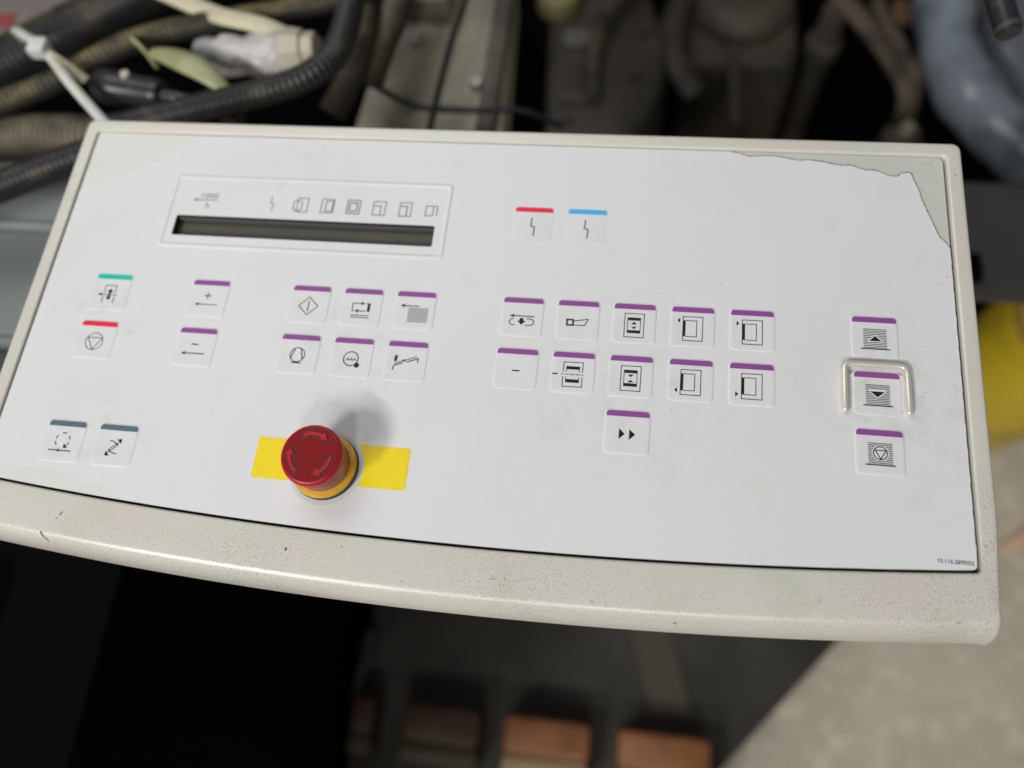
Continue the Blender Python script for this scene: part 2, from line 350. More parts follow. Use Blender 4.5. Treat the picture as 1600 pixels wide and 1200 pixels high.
# ---------------------------------------------------------------- membrane keys
ZT = 0.30; ZP = 0.36
def pad_mesh():
    mb = MB(); lo = []
    for off, z in ((0.85, -0.02), (0.6, .07), (0.38, .20), (0.15, .27), (-0.1, ZT), (-1.2, ZT + .005)):
        lo.append([V(x, y, z) for x, y in rrect(-off, 20 + off, -17.6 - off, 2.8 + off, 1.6 + off * .8 if off > -1 else .9, 4)])
    return mb.rings(lo, cap1=True).mesh('membrane_key', M['film'])
PAD = pad_mesh()
def flat_pad():
    lo = [[V(x, y, z) for x, y in rrect(-o, 20 + o, -17.6 - o, 2.8 + o, 1.4, 3)] for o, z in ((.3, -.02), (.15, .06), (0, .08))]
    return MB().rings(lo, cap1=True).mesh('indicator_field', M['film'])
FLAT = flat_pad()
BAR_PTS = [(0, 0), (20, 0), (20, 1.2)] + [(18.4 + 1.6 * math.cos(math.radians(a)), 1.2 + 1.6 * math.sin(math.radians(a))) for a in (22, 45, 68, 90)] + [(1.6 + 1.6 * math.cos(math.radians(a)), 1.2 + 1.6 * math.sin(math.radians(a))) for a in (90, 112, 135, 158)] + [(0, 1.2)]
BARS = {}
def bar_mesh(c, z):
    if (c, z) not in BARS: BARS[c, z] = up(MB().poly(BAR_PTS, z).mesh('colour_bar', M[c], smooth=False))
    return BARS[c, z]
def key(x, y, colour, draw, label, ink='ink', flat=False, name='membrane_key'):
    zp = 0.14 if flat else ZP
    k = link(name, FLAT if flat else PAD, C, V(x, y, 0), label)
    link('colour_bar', bar_mesh(colour, zp), k)
    mb = MB(); draw(mb, zp); link('symbol', up(mb.mesh('symbol', M[ink], smooth=False)), k)
    return k
def arrow_l(mb, z, x0, x1, y, w=.42, hl=2.6, hw=1.15):      # open-headed arrow pointing left
    mb.stroke([(x1, y), (x0 + .2, y)], w, z); mb.poly([(x0, y), (x0 + hl, y + hw), (x0 + hl * .62, y), (x0 + hl, y - hw)], z + .01)
def sheets(mb, z, x0, x1, y0, y1, n, w, skip):
    for i in range(n):
        y = y0 + (y1 - y0) * i / (n - 1); cut = skip(y)
        if cut is None: mb.stroke([(x0, y), (x1, y)], w, z)
        else: mb.stroke([(x0, y), (cut[0], y)], w, z); mb.stroke([(cut[1], y), (x1, y)], w, z)
def d_start(mb, z):
    mb.stroke([(6.7, -8.2), (6.5, -3.8), (12.8, -3.8), (12.7, -8.0)], .34, z); mb.stroke([(6.5, -10.2), (6.5, -14)], .34, z); mb.stroke([(12.8, -10.0), (12.9, -14)], .34, z)
    mb.stroke([(14.2, -9.25), (4, -9.25)], .34, z); mb.poly([(3.1, -9.25), (5.4, -8.3), (5.4, -10.2)], z + .01)
    mb.disc(9.9, -7.2, 1.2, z + .015); mb.disc(9.7, -11, 1.2, z + .015); mb.stroke([(9.9, -7.2), (9.7, -11)], 1.1, z + .012)
def d_stop(mb, z):
    mb.circle(9.6, -8.7, 4.75, .3, z); mb.stroke([(5.6, -6.6), (13.7, -6.6), (9.7, -13.2)], .34, z + .01, closed=True)
def d_plus(mb, z): mb.stroke([(7.6, -6.1), (11.6, -6.1)], .5, z); mb.stroke([(9.6, -4.1), (9.6, -8.1)], .5, z + .01); arrow_l(mb, z, 3.4, 15.9, -11.2, .34)
def d_minus(mb, z): mb.stroke([(7.7, -6.2), (11.5, -6.2)], .6, z); arrow_l(mb, z, 3.4, 15.9, -11.2, .42)
def d_g1(mb, z):
    for a0, a1 in ((105, 70), (40, 8), (-12, -42), (140, 172), (192, 225)): mb.circle(9.6, -7.2, 3.75, .42, z, 60, a0, a1)
    mb.poly([(10.8, -8.7), (10.9, -11.1), (13.3, -11.0)], z); arrow_l(mb, z, 7.4, 15.6, -12.5, .5, 2.2, 1.15); mb.stroke([(3.4, -12.5), (7.6, -12.5)], .5, z)
def d_g2(mb, z):
    mb.stroke([(10.9, -6.7), (11.8, -7.3), (8.2, -10.7), (7.4, -10.0)], .34, z, closed=True); mb.stroke([(10.9, -6.7), (12.2, -5.6)], .34, z); mb.stroke([(8.0, -10.7), (6.8, -11.8)], .34, z)
    mb.poly([(13.1, -4.1), (10.6, -4.5), (13.2, -6.6)], z); mb.poly([(6.0, -13.1), (6.2, -10.7), (8.5, -13.0)], z)
    mb.stroke([(7.0, -5.4), (8.2, -5.5), (9.6, -6.0), (10.9, -6.8), (11.6, -7.6)], .36, z); mb.stroke([(7.6, -10.0), (8.4, -10.8), (9.6, -11.4), (10.8, -11.7), (12.1, -11.8)], .36, z)
def d_dia(mb, z): mb.stroke([(9.7, -3.5), (14.8, -8.5), (9.8, -13.6), (4.6, -8.6)], .36, z, closed=True); mb.stroke([(9.8, -5.6), (9.7, -11.5)], .46, z)
def d_loop(mb, z):
    mb.stroke([(10.1, -5.4), (5.4, -5.45), (5.45, -9.75), (6.5, -9.75)], .36, z); mb.poly([(11.6, -5.4), (9.9, -4.3), (9.9, -6.5)], z)
    mb.stroke([(12.6, -9.7), (8.2, -9.7)], .36, z); mb.poly([(6.9, -9.7), (8.6, -8.5), (8.6, -10.9)], z)
    mb.poly([(13.2, -5.4), (14.6, -5.4), (14.6, -9.9), (13.2, -9.9)], z); mb.stroke([(12.1, -5.4), (14.6, -5.4)], .36, z + .01)
    mb.stroke([(5.1, -12.2), (14.7, -12.2)], .36, z); mb.stroke([(5.1, -13.35), (14.7, -13.35)], .36, z)
def d_stack(mb, z): arrow_l(mb, z, 2.4, 12.0, -5.2, .42, 2.8, 1.2); sheets(mb, z, 6.85, 17.2, -6.4, -13.9, 11, .22, lambda y: None)
def d_air(mb, z):
    mb.circle(9.65, -8.1, 3.8, .36, z); mb.stroke([(8.0, -4.9), (6.5, -10.0)], .42, z + .01); mb.stroke([(11.1, -4.8), (12.6, -10.2)], .42, z + .01); mb.stroke([(7.3, -12.4), (12.3, -12.4)], .46, z)
def d_water(mb, z):
    mb.circle(9.8, -8.3, 3.75, .42, z); mb.disc(13.3, -11.6, 1.35, z + .01)
    for x in (7.4, 9.1, 10.8): mb.stroke([(x, -9.0), (x + .5, -8.9), (x + .85, -8.0), (x + 1.2, -8.9), (x + 1.7, -9.0)], .34, z)
def d_feed(mb, z):
    mb.poly([(4.2, -4.7), (5.6, -4.8), (5.4, -8.0), (4.0, -7.9)], z); mb.stroke([(15.2, -5.0), (4.3, -9.3)], .36, z); mb.poly([(7.7, -7.95), (9.2, -6.3), (9.1, -7.4), (10.0, -8.0)], z + .01)
    mb.stroke([(8.5, -8.8), (4.2, -10.3), (3.9, -12.7)], .42, z); mb.stroke([(10.5, -8.1), (16.1, -5.9), (16.0, -8.2)], .42, z)
def d_k1(mb, z):
    arrow_l(mb, z, 3.7, 16.1, -7.2, .42, 2.8, 1.2); mb.poly([(8.9, -8.3), (10.9, -8.3), (10.9, -9.8), (12.1, -9.8), (9.95, -12.0), (7.8, -9.8), (8.9, -9.8)], z)
    mb.stroke([(6.0, -8.75), (5.0, -9.0), (4.1, -9.7), (3.85, -10.5), (4.1, -11.4), (5.0, -12.1), (6.6, -12.3)], .36, z); mb.stroke([(12.3, -8.6), (14.6, -8.65), (15.7, -9.2), (16.15, -10.3), (15.7, -11.4), (14.6, -12.0), (11.6, -12.15)], .36, z)
def d_k2(mb, z): mb.stroke([(4.9, -7.6), (7.9, -7.6), (7.9, -10.5), (4.9, -10.5)], .8, z, closed=True); mb.stroke([(8.0, -8.3), (15.1, -6.9), (13.6, -10.4), (8.0, -10.4)], .36, z + .01)
def frame_o(mb, z): mb.stroke([(5.4, -2.4), (14.75, -2.3), (14.7, -15.0), (5.4, -15.0)], .3, z, closed=True)
def d_k3(mb, z):
    frame_o(mb, z)
    mb.poly([(6.7, -4.5), (13.2, -4.5), (13.2, -6.1), (6.7, -6.1)], z); mb.poly([(6.7, -11.3), (13.2, -11.3), (13.2, -12.9), (6.7, -12.9)], z)
    mb.stroke([(6.85, -6.1), (6.85, -11.3)], .25, z); mb.stroke([(13.05, -6.1), (13.05, -11.3)], .25, z)
    mb.poly([(9.95, -6.7), (8.55, -8.15), (11.4, -8.15)], z); mb.poly([(8.65, -9.4), (11.4, -9.4), (10.0, -10.75)], z)
def d_k8(mb, z):
    frame_o(mb, z)
    mb.poly([(6.7, -4.4), (13.2, -4.4), (13.2, -6.0), (6.7, -6.0)], z); mb.poly([(6.7, -11.2), (13.2, -11.2), (13.2, -12.8), (6.7, -12.8)], z)
    mb.stroke([(6.85, -6.0), (6.85, -11.2)], .25, z); mb.stroke([(13.05, -6.0), (13.05, -11.2)], .25, z)
    mb.poly([(8.6, -6.75), (11.4, -6.75), (10.0, -8.05)], z); mb.poly([(10.0, -9.4), (8.6, -10.7), (11.5, -10.7)], z)
def d_k7(mb, z):
    for pts in ([(5.4, -7.5), (5.4, -2.4), (14.7, -2.35), (14.7, -7.4)], [(5.4, -9.9), (5.4, -15.0), (14.7, -14.95), (14.7, -9.8)]): mb.stroke(pts, .3, z)
    mb.poly([(6.7, -4.5), (13.3, -4.5), (13.3, -6.1), (6.7, -6.1)], z); mb.poly([(6.75, -11.2), (13.3, -11.2), (13.3, -12.9), (6.75, -12.9)], z)
    for x in (6.85, 13.15): mb.stroke([(x, -6.1), (x, -7.6)], .25, z); mb.stroke([(x, -9.9), (x, -11.2)], .25, z)
    x = 4.4
    for l in (1.0, .35, 1.6, .35, 1.6, .35, 1.6, .35, 1.0): mb.stroke([(x, -8.7), (x + l, -8.7)], .3, z); x += l + .33
    mb.stroke([(.1, -8.75), (2.8, -8.75)], .6, z)
def d_margin(tri):
    def d(mb, z):
        frame_o(mb, z); mb.poly([(5.5, -4.4), (6.65, -4.4), (6.65, -12.9), (5.5, -12.9)], z + .01); mb.stroke([(6.6, -4.45), (11.95, -4.4), (11.9, -12.85), (6.6, -12.85)], .28, z); mb.poly(tri, z)
    return d
def d_k6(mb, z): mb.stroke([(8.1, -8.65), (11.9, -8.65)], .6, z)
def d_ff(mb, z): mb.poly([(6.3, -6.0), (9.0, -8.6), (6.3, -11.2)], z); mb.poly([(11.05, -6.1), (13.8, -8.6), (11.05, -11.3)], z)
def d_up(mb, z):
    mb.poly([(10.2, -6.9), (7.5, -9.55), (12.9, -9.55)], z); mb.stroke([(3.6, -13.6), (16.6, -13.6)], .42, z)
    def sk(y):
        if y < -6.2 and y > -10.2: h = min((-y - 6.2) * 1.02, 3.6); return (10.2 - h, 10.2 + h) if h > .3 else None
    sheets(mb, z, 4.85, 15.35, -3.5, -12.9, 12, .27, sk)
def d_down(mb, z):
    mb.poly([(6.9, -6.75), (13.2, -6.75), (10.05, -9.5)], z); mb.stroke([(3.65, -13.6), (16.6, -13.6)], .42, z)
    def sk(y):
        if y < -6.1 and y > -10.2: h = min((10.2 + y) * 1.08, 4.1); return (10.05 - h, 10.05 + h) if h > .3 else None
    sheets(mb, z, 4.95, 15.45, -3.6, -12.85, 12, .27, sk)
def d_cut(mb, z):
    mb.circle(10.1, -8.05, 2.95, .34, z); mb.stroke([(7.9, -6.75), (12.6, -6.75), (10.15, -10.75)], .34, z + .01, closed=True); mb.stroke([(3.5, -13.55), (16.5, -13.55)], .46, z)
    def sk(y):
        d2 = 3.65 ** 2 - (y + 8.05) ** 2
        return (10.1 - d2 ** .5, 10.1 + d2 ** .5) if d2 > 0 else None
    sheets(mb, z, 4.9, 15.4, -3.55, -12.7, 12, .27, sk)
def d_bolt(mb, z): mb.stroke([(9.2, -3.4), (9.0, -8.65), (10.95, -9.0), (10.65, -14.3)], .55, z)

xa, xb, xc, xd = -221.9, -110.8, 0.0, 167.1
r1, r2, r3, r4 = 0.0, -27.8, -55.7, -82.8
key(xa, .4, 'teal', d_start, 'teal-barred key with gate and arrow symbol', 'ink_thin')
key(xa, -27.4, 'red_print', d_stop, 'red-barred stop key with circled triangle', 'ink_thin')
key(-166.3, r1, 'purple', d_plus, 'purple-barred plus key with arrow', 'ink_thin')
key(-166.3, r2, 'purple', d_minus, 'purple-barred minus key with arrow')
g1 = key(xa, r4, 'slate', d_g1, 'slate-barred key with dashed circle and dimple')
key(xa + 27.8, r4, 'slate', d_g2, 'slate-barred key with crossed double arrow')
key(xb, r1, 'purple', d_dia, 'key with diamond symbol', 'ink_thin')
key(xb + 27.9, r1, 'purple', d_loop, 'key with looping arrows over two lines')
key(xb + 55.8, r1, 'purple', d_stack, 'key with arrow over a sheet stack')
key(xb, r2, 'purple', d_air, 'key with blower symbol')
key(xb + 27.9, r2, 'purple', d_water, 'key with wavy circle and black dot')
key(xb + 55.8, r2, 'purple', d_feed, 'key with sloped feed table symbol')
key(xc, r1, 'purple', d_k1, 'key with arrow and block arrow symbol')
key(xc + 27.6, r1, 'purple', d_k2, 'key with horn symbol')
key(xc + 55.2, r1, 'purple', d_k3, 'key with spreading triangles between black bands')
key(xc + 83.2, r1, 'purple', d_margin([(2.65, -4.5), (4.0, -3.1), (4.0, -5.9)]), 'key with page and small triangle pointing out at its top corner')
key(xc + 111.2, r1, 'purple', d_margin([(3.95, -4.35), (2.65, -3.0), (2.65, -5.75)]), 'key with page and small triangle pointing in at its top corner')
key(xc, r2, 'purple', d_k6, 'key with a single dash')
key(xc + 27.6, r2, 'purple', d_k7, 'key with page cut by dashed line')
key(xc + 55.2, r2, 'purple', d_k8, 'key with meeting triangles between black bands')
key(xc + 83.2, r2, 'purple', d_margin([(2.6, -12.85), (3.9, -11.5), (3.9, -14.15)]), 'key with page and small triangle pointing out at its bottom corner')
key(xc + 111.2, r2, 'purple', d_margin([(4.0, -12.8), (2.6, -11.5), (2.6, -14.2)]), 'key with page and small triangle pointing in at its bottom corner')
key(xc + 55.2, r3, 'purple', d_ff, 'key with two fast-forward triangles')
key(xd, .1, 'purple', d_up, 'key with up triangle on sheet stack')
key(xd, -28.0, 'purple', d_down, 'key with down triangle on sheet stack inside the metal guard')
key(xd, -56.0, 'purple', d_cut, 'key with circled triangle on sheet stack')
key(xc - .1, 53.1, 'red_print', d_bolt, 'red-barred fault indicator', 'ink_thin', True, 'indicator_field')
key(xc + 27.7, 53.1, 'blue_print', d_bolt, 'blue-barred fault indicator', 'ink_thin', True, 'indicator_field')
# pressed dimple in the middle of the dashed circle
lo = [[V(9.6 + r * math.cos(2 * math.pi * k / 20), -7.2 + r * math.sin(2 * math.pi * k / 20), z) for k in range(20)] for r, z in ((2.3, .30), (2.0, .42), (1.65, .52), (1.3, .48), (.9, .36), (.4, .33))]
link('dimple', MB().rings(lo, cap1=True).mesh('dimple', M['film']), g1)

# ---------------------------------------------------------------- display
lo = []
for off, z in ((1.5, -.02), (1.1, .1), (.6, .42), (.2, .55), (-.2, .55), (-.6, .42), (-1.1, .1), (-1.5, -.02)):
    lo.append([V(x, y, z) for x, y in rrect(-192.8 - off, -36.2 + off, 23.4 - off, 67.0 + off, 1.8 + off * .5, 4)])
disp = link('display_surround', MB().rings(lo).mesh('display_surround', M['film']), C, label='raised rim round the display window')
h0 = HOLE; hin = rrect(-186.9, -42.5, 30.3, 41.6, .8); 
well = MB().rings([[V(x, y, -0.02) for x, y in h0], [V(x, y, -0.03) for x, y in rrect(-187.2, -42.2, 30.0, 41.8, .9)], [V(x, y, -4.6) for x, y in rrect(-187.2, -42.2, 30.0, 41.8, .9)]])
link('display_well', well.mesh('display_well', M['lcd_well'], smooth=False), disp)
link('display_screen', up(MB().poly([(-187.4, 29.8), (-42.0, 29.8), (-42.0, 42.0), (-187.4, 42.0)], -4.2).mesh('display_screen', M['lcd'])), disp, label='blank dark olive display')
M['lcd_lip'] = mat('grey_lip', (0.09, 0.09, 0.088), 0.4)
link('screen_lip', MB().box(-187.0, -42.4, 40.7, 41.7, -4.1, -1.6).mesh('screen_lip', M['lcd_lip']), disp)
def print_part(name, mb, m='ink_grey', parent=None, label=None): return link(name, up(mb.mesh(name, M[m], smooth=False)), parent or film, label=label)
t = text('1000', -176.0, 53.6, 9.6, 3.1, .05); print_part('lettering', t, label='number 1000')
t = text('h', -172.5, 47.4, 2.1, 3.3, .05); print_part('lettering', t, label='letter h')
mb = MB(); mb.stroke([(-166.5, 52.35), (-179.5, 52.3)], .45, .05); mb.poly([(-180.7, 52.3), (-178.0, 53.3), (-178.0, 51.3)], .06); print_part('speed_arrow', mb)
mb = MB().stroke([(-135.0, 56.1), (-135.4, 52.6), (-133.7, 51.6), (-134.1, 47.2)], .5, .05); print_part('fault_symbol', mb)
def rect(mb, x0, x1, y0, y1, w=.42, z=.05): mb.stroke([(x0, y0), (x1, y0), (x1, y1), (x0, y1)], w, z, closed=True)
mb = MB(); rect(mb, -119.9, -114.0, 47.3, 55.9); mb.stroke([(-121.0, 47.9), (-118.2, 47.9), (-117.2, 49.6), (-117.2, 52.6), (-118.2, 54.3), (-121.0, 54.3), (-122.0, 52.6), (-122.0, 49.6)], .42, .06, closed=True); print_part('page_symbol', mb)
mb = MB(); rect(mb, -106.2, -99.4, 47.4, 55.9); rect(mb, -103.7, -100.0, 48.4, 54.8, z=.06); print_part('page_symbol', mb)
mb = MB(); rect(mb, -91.8, -84.7, 47.5, 55.9, .6); rect(mb, -90.4, -86.3, 49.1, 54.2, .7, .06); print_part('page_symbol', mb)
mb = MB(); rect(mb, -77.2, -70.4, 47.4, 55.7); mb.stroke([(-77.2, 53.0), (-73.0, 53.0), (-73.0, 47.4)], .42, .06); print_part('page_symbol', mb)
mb = MB(); rect(mb, -62.5, -56.1, 47.3, 55.7); mb.stroke([(-62.5, 53.4), (-58.5, 53.4), (-58.5, 47.3), (-62.3, 47.3)], .6, .06); print_part('page_symbol', mb)
mb = MB(); rect(mb, -48.2, -44.2, 48.3, 54.2); mb.stroke([(-44.2, 54.2), (-42.0, 54.2), (-42.0, 48.3)], .42, .05); print_part('page_symbol', mb)
print_part('lettering', text('10.116.2899/02', 198.5, -110.15, 14.4, 1.85, .05, 0.012), 'ink', label='small print 10.116.2899/02')

# ---------------------------------------------------------------- emergency stop
EX, EY = -75.0, -92.0
mb = MB()
RC = 18.6
def lab(sg):
    yb, yt = -100.0, -79.7; x_end = -111.0 if sg < 0 else -35.2
    a0 = math.asin((yb - EY) / RC); a1 = math.asin((yt - EY) / RC)
    arc = [(EX + sg * RC * math.cos(a0 + (a1 - a0) * k / 14), EY + RC * math.sin(a0 + (a1 - a0) * k / 14)) for k in range(15)]
    c = [(x_end, yt), (x_end, yb)]
    r = .9
    c = [(x_end - sg * r, yt), (x_end - sg * .25, yt - .25), (x_end, yt - r), (x_end, yb + r), (x_end - sg * .25, yb + .25), (x_end - sg * r, yb)]
    return arc + c
for sg in (-1, 1): link('yellow_label', up(MB().poly(lab(sg), .07).mesh('yellow_label', M['yellow_print'], smooth=False)), C)
def lathe(prof, n=56, cx=0, cy=0, mbx=None):
    return (mbx or MB()).rings([[V(cx + r * math.cos(2 * math.pi * k / n), cy + r * math.sin(2 * math.pi * k / n), z) for k in range(n)] for r, z in prof])
def full_lathe(prof, n=56):
    m_ = MB(); lo = [[V(r * math.cos(2 * math.pi * k / n), r * math.sin(2 * math.pi * k / n), z) for k in range(n)] for r, z in prof]
    return m_.rings(lo, cap1=True)
es = link('emergency_stop', full_lathe([(13.0, 4.5), (13.2, 8), (13.5, 13), (13.7, 16.2), (14.1, 16.8), (14.35, 17.6), (14.45, 18.8), (14.4, 20.0), (14.15, 21.0), (13.7, 21.7), (13.1, 22.05), (12.6, 22.1)]).mesh('emergency_stop', M['stop_red'], angle=50), C, V(EX, EY, 0), 'red mushroom emergency stop button')
link('button_side', lathe([(13.1, 4.5), (13.3, 8), (13.6, 13), (13.8, 16.1)], 56).mesh('button_side', M['stop_side'], angle=50), es)
link('button_face', full_lathe([(13.0, 22.02), (12.8, 22.16), (12.4, 22.22), (11.6, 22.18), (6, 22.15), (1, 22.14)]).mesh('button_face', M['stop_face']), es)
link('collar', full_lathe([(12.0, 2.6), (15.6, 2.6), (15.9, 3.0), (15.9, 4.0), (15.5, 4.6), (13.4, 5.2), (12.4, 5.2)]).mesh('collar', M['collar'], angle=40), es, label='yellow collar')
link('gasket', full_lathe([(16.1, .02), (16.2, 1.4), (15.9, 2.4), (12.0, 2.65)]).mesh('gasket', M['gasket']), es)
link('hole_ring', up(MB().disc(0, 0, 18.4, .06, 48).mesh('hole_ring', M['hole_ring'], smooth=False)), es)
def arc_arrow(a0, a1, r, w, z, grow=0.0):
    """arrow curving clockwise from a0 to a1 (degrees)"""
    mb = MB(); n = 10; hw = w * 1.55 + grow; ah = math.degrees(3.0 / r); P = []
    a0 += math.degrees(grow / r); tip = a1 - math.degrees(grow * 1.3 / r); ab = a1 + ah
    pol = lambda rr_, a: (rr_ * math.cos(math.radians(a)), rr_ * math.sin(math.radians(a)))
    outer = [pol(r + w / 2 + grow, a0 + (ab - a0) * k / n) for k in range(n + 1)]; inner = [pol(r - w / 2 - grow, a0 + (ab - a0) * k / n) for k in range(n + 1)]
    pts = outer + [pol(r + hw, ab + grow * 2), pol(r, tip), pol(r - hw, ab + grow * 2)] + inner[::-1]
    return pts
for a0 in (118, -2, -122):
    pts = arc_arrow(a0, a0 - 70, 9.7, 1.35, 0, 1.05)
    link('arrow_recess', up(MB().poly(pts, 22.25).mesh('arrow_recess', M['arrow_dirt'], smooth=False)), es)
    pts = arc_arrow(a0, a0 - 70, 9.7, 1.35, 0)
    link('arrow', MB().rings([[V(x, y, 22.0) for x, y in pts], [V(x, y, 22.62) for x, y in pts]], cap1=True).mesh('arrow', M['arrow_red'], smooth=False), es)

# ---------------------------------------------------------------- metal guard round one key
gp = [(162.4, -46.2, 1.3), (162.4, -40, 1.75), (162.5, -30, 1.75), (162.6, -25.4, 1.75), (163.3, -23.1, 1.75), (165.8, -22.2, 1.75), (176.3, -22.1, 1.75), (186.8, -22.1, 1.75), (189.2, -23.1, 1.75), (190.0, -25.4, 1.75), (190.1, -30, 1.75), (190.2, -40, 1.75), (190.2, -46.2, 1.3)]
Ltot = (len(spline(gp, 0.6)) - 1) * 0.6
g = tube(gp, lambda s: 1.55 * math.sqrt(max(0.03, 1 - max(0, (1.9 - min(s, Ltot - s)) / 1.9) ** 2)) , 0.6, 14)
guard = link('key_guard', g.mesh('key_guard', M['guard'], angle=80), C, label='bent metal rod guarding one key')
gr = rrect(165.6, 187.2, -29.6, -24.2, 1.2); 
for k, (x, y) in enumerate(((166.4, -25.6), (186.2, -25.4))):
    pts = [(x + 2.4 * (0.6 + 0.4 * random.random()) * math.cos(a * .5236) * (1.3 if k else 1), y + 1.3 * (0.6 + .4 * random.random()) * math.sin(a * .5236)) for a in range(12)]
    link('grime_patch', up(MB().poly(pts, .06).mesh('grime_patch', M['grime'], smooth=False)), guard)

# ================================================================== behind the console: hoses and fittings
M['hose'] = mat('black_hose', (0.02, 0.02, 0.021), 0.42, dust=((0.16, 0.135, 0.075), 30, 0.50, 0.75))
M['hose_dusty'] = mat('dusty_black_hose', (0.03, 0.028, 0.022), 0.55, dust=((0.26, 0.20, 0.075), 26, 0.40, 0.66))
M['hose_brown'] = mat('brown_dust_hose', (0.035, 0.03, 0.024), 0.6, dust=((0.20, 0.165, 0.10), 30, 0.36, 0.66))
M['tie'] = mat('white_nylon', (0.62, 0.64, 0.58), 0.4, var=[((0.55, 0.48, 0.30), 60, 0.5, 0.7)])
M['strap'] = mat('cream_plastic', (0.62, 0.57, 0.40), 0.5, var=[((0.5, 0.44, 0.3), 30, 0.5, 0.7)])
M['leaf'] = mat('pale_green_sleeve', (0.36, 0.37, 0.19), 0.45, var=[((0.28, 0.29, 0.15), 40, 0.45, 0.65)])
M['wrap'] = mat('white_wrap', (0.55, 0.53, 0.50), 0.35, var=[((0.34, 0.33, 0.33), 45, 0.42, 0.62)], bump=(90, 0.8, 0.006))
M['bone'] = mat('bone_cap', (0.50, 0.45, 0.35), 0.5)
M['blackp'] = mat('black_moulding', (0.022, 0.022, 0.024), 0.33, dust=((0.10, 0.09, 0.06), 70, 0.6, 0.75))
M['plate'] = mat('grimy_steel_plate', (0.45, 0.41, 0.31), 0.5, metal=0.1, var=[((0.20, 0.18, 0.13), 9, 0.45, 0.68), ((0.38, 0.34, 0.27), 40, 0.55, 0.7)])
M['plate_d'] = mat('dark_brown_plate', (0.105, 0.086, 0.063), 0.55, var=[((0.045, 0.04, 0.033), 9, 0.42, 0.65)])
M['pit'] = mat('near_black', (0.003, 0.003, 0.0029), 0.9, spec=0.04)  # near-black; on the box below the console it stands for deep shade
M['bluep'] = mat('blue_grey_plastic', (0.27, 0.31, 0.355), 0.25, spec=0.7, bump=(9, 0.5, 0.02), var=[((0.05, 0.062, 0.08), 6, 0.44, 0.58)])
M['greyp'] = mat('grey_machine_paint', (0.19, 0.21, 0.20), 0.45, var=[((0.15, 0.165, 0.16), 6, 0.45, 0.65)])
M['dgreyp'] = mat('dark_grey_machine_paint', (0.06, 0.062, 0.06), 0.5, var=[((0.045, 0.046, 0.044), 8, 0.45, 0.65)])
M['yellowp'] = mat('yellow_plastic', (0.62, 0.45, 0.02), 0.4, var=[((0.42, 0.31, 0.02), 10, 0.45, 0.65)])
M['orangep'] = mat('ochre_plastic', (0.42, 0.25, 0.06), 0.5)
M['wood'] = mat('orange_wood', (0.27, 0.10, 0.03), 0.55, var=[((0.20, 0.075, 0.022), 20, 0.45, 0.65)])
M['wood_pale'] = mat('pale_wood', (0.33, 0.24, 0.13), 0.6)
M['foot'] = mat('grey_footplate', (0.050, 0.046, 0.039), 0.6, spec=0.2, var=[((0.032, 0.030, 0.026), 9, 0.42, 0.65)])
M['wood_shaded'] = mat('shade_toned_wood', (0.045, 0.018, 0.006), 0.6)  # wood colour darkened for the shade over the left blocks
M['board_shaded'] = mat('shade_toned_board', (0.05, 0.034, 0.016), 0.6)  # same darkening for shade, on the boards of the left blocks
M['rag'] = mat('pink_orange_plastic', (0.75, 0.48, 0.30), 0.4, var=[((0.62, 0.33, 0.36), 20, 0.45, 0.6)])
M['steel'] = mat('steel', (0.45, 0.44, 0.42), 0.3, metal=0.9)
M['olive'] = mat('olive_fitting', (0.26, 0.24, 0.10), 0.5)

def ribbed(Rr, pitch, depth):
    return lambda s: Rr - depth * (0.5 + 0.5 * math.tanh(3 * math.sin(2 * math.pi * s / pitch)))
def hose(name, label, pts, Rr, pitch, depth, m, group='hoses behind the console'):
    me = tube(pts, ribbed(Rr, pitch, depth), pitch / 7, 20).mesh(name, M[m], angle=75)
    return tag(link(name, me), label, 'hose', group)
hose('corrugated_hose', 'thickest black corrugated hose, crossing the top corner above the console', [(-480, 176, -92), (-455, 198, -92), (-431, 220, -92), (-392, 258, -96), (-353, 300, -102), (-306, 352, -112), (-270, 400, -120)], 21, 4.8, 1.9, 'hose')
hose('corrugated_hose', 'thin dusty yellow-brown corrugated hose lying across the thickest hose', [(-411, 151, -62), (-384, 162, -60), (-350, 182, -60), (-326, 205, -62), (-303, 226, -66), (-273, 244, -72), (-230, 270, -86), (-188, 294, -97), (-147, 328, -112)], 9.0, 4.2, 1.2, 'hose_dusty')
hose('corrugated_hose', 'shiny black corrugated hose curving along the top rim of the console', [(-158, 330, -75), (-153, 263, -75), (-155, 224, -72), (-169, 198, -68), (-201, 180, -66), (-245, 168, -68), (-294, 158, -74), (-360, 146, -80)], 10.2, 4.4, 1.1, 'hose')
hose('corrugated_hose', 'brown dusty corrugated hose next to the upper corner of the console', [(-450, 140, -82), (-400, 147, -80), (-350, 150, -80), (-310, 150, -82), (-262, 150, -90)], 17, 4.6, 1.4, 'hose_brown')
hose('corrugated_hose', 'black corrugated hose above the grey machine cover beside the console', [(-250, 158, -78), (-290, 133, -64), (-319, 116, -60), (-359, 95, -60), (-394, 78, -62), (-440, 55, -66)], 10.5, 3.8, .9, 'hose')
hose('corrugated_hose', 'short upright ribbed grey-brown hose beside the steel plate', [(-170, 370, -120), (-163, 320, -120), (-159, 285, -118), (-167, 250, -128), (-180, 225, -140)], 11, 4.4, 1.1, 'hose_brown')
hose('corrugated_hose', 'second upright ribbed hose nearest the steel plate', [(-140, 380, -130), (-142, 322, -130), (-149, 292, -134), (-160, 262, -150)], 13, 4.6, 1.2, 'hose_brown')
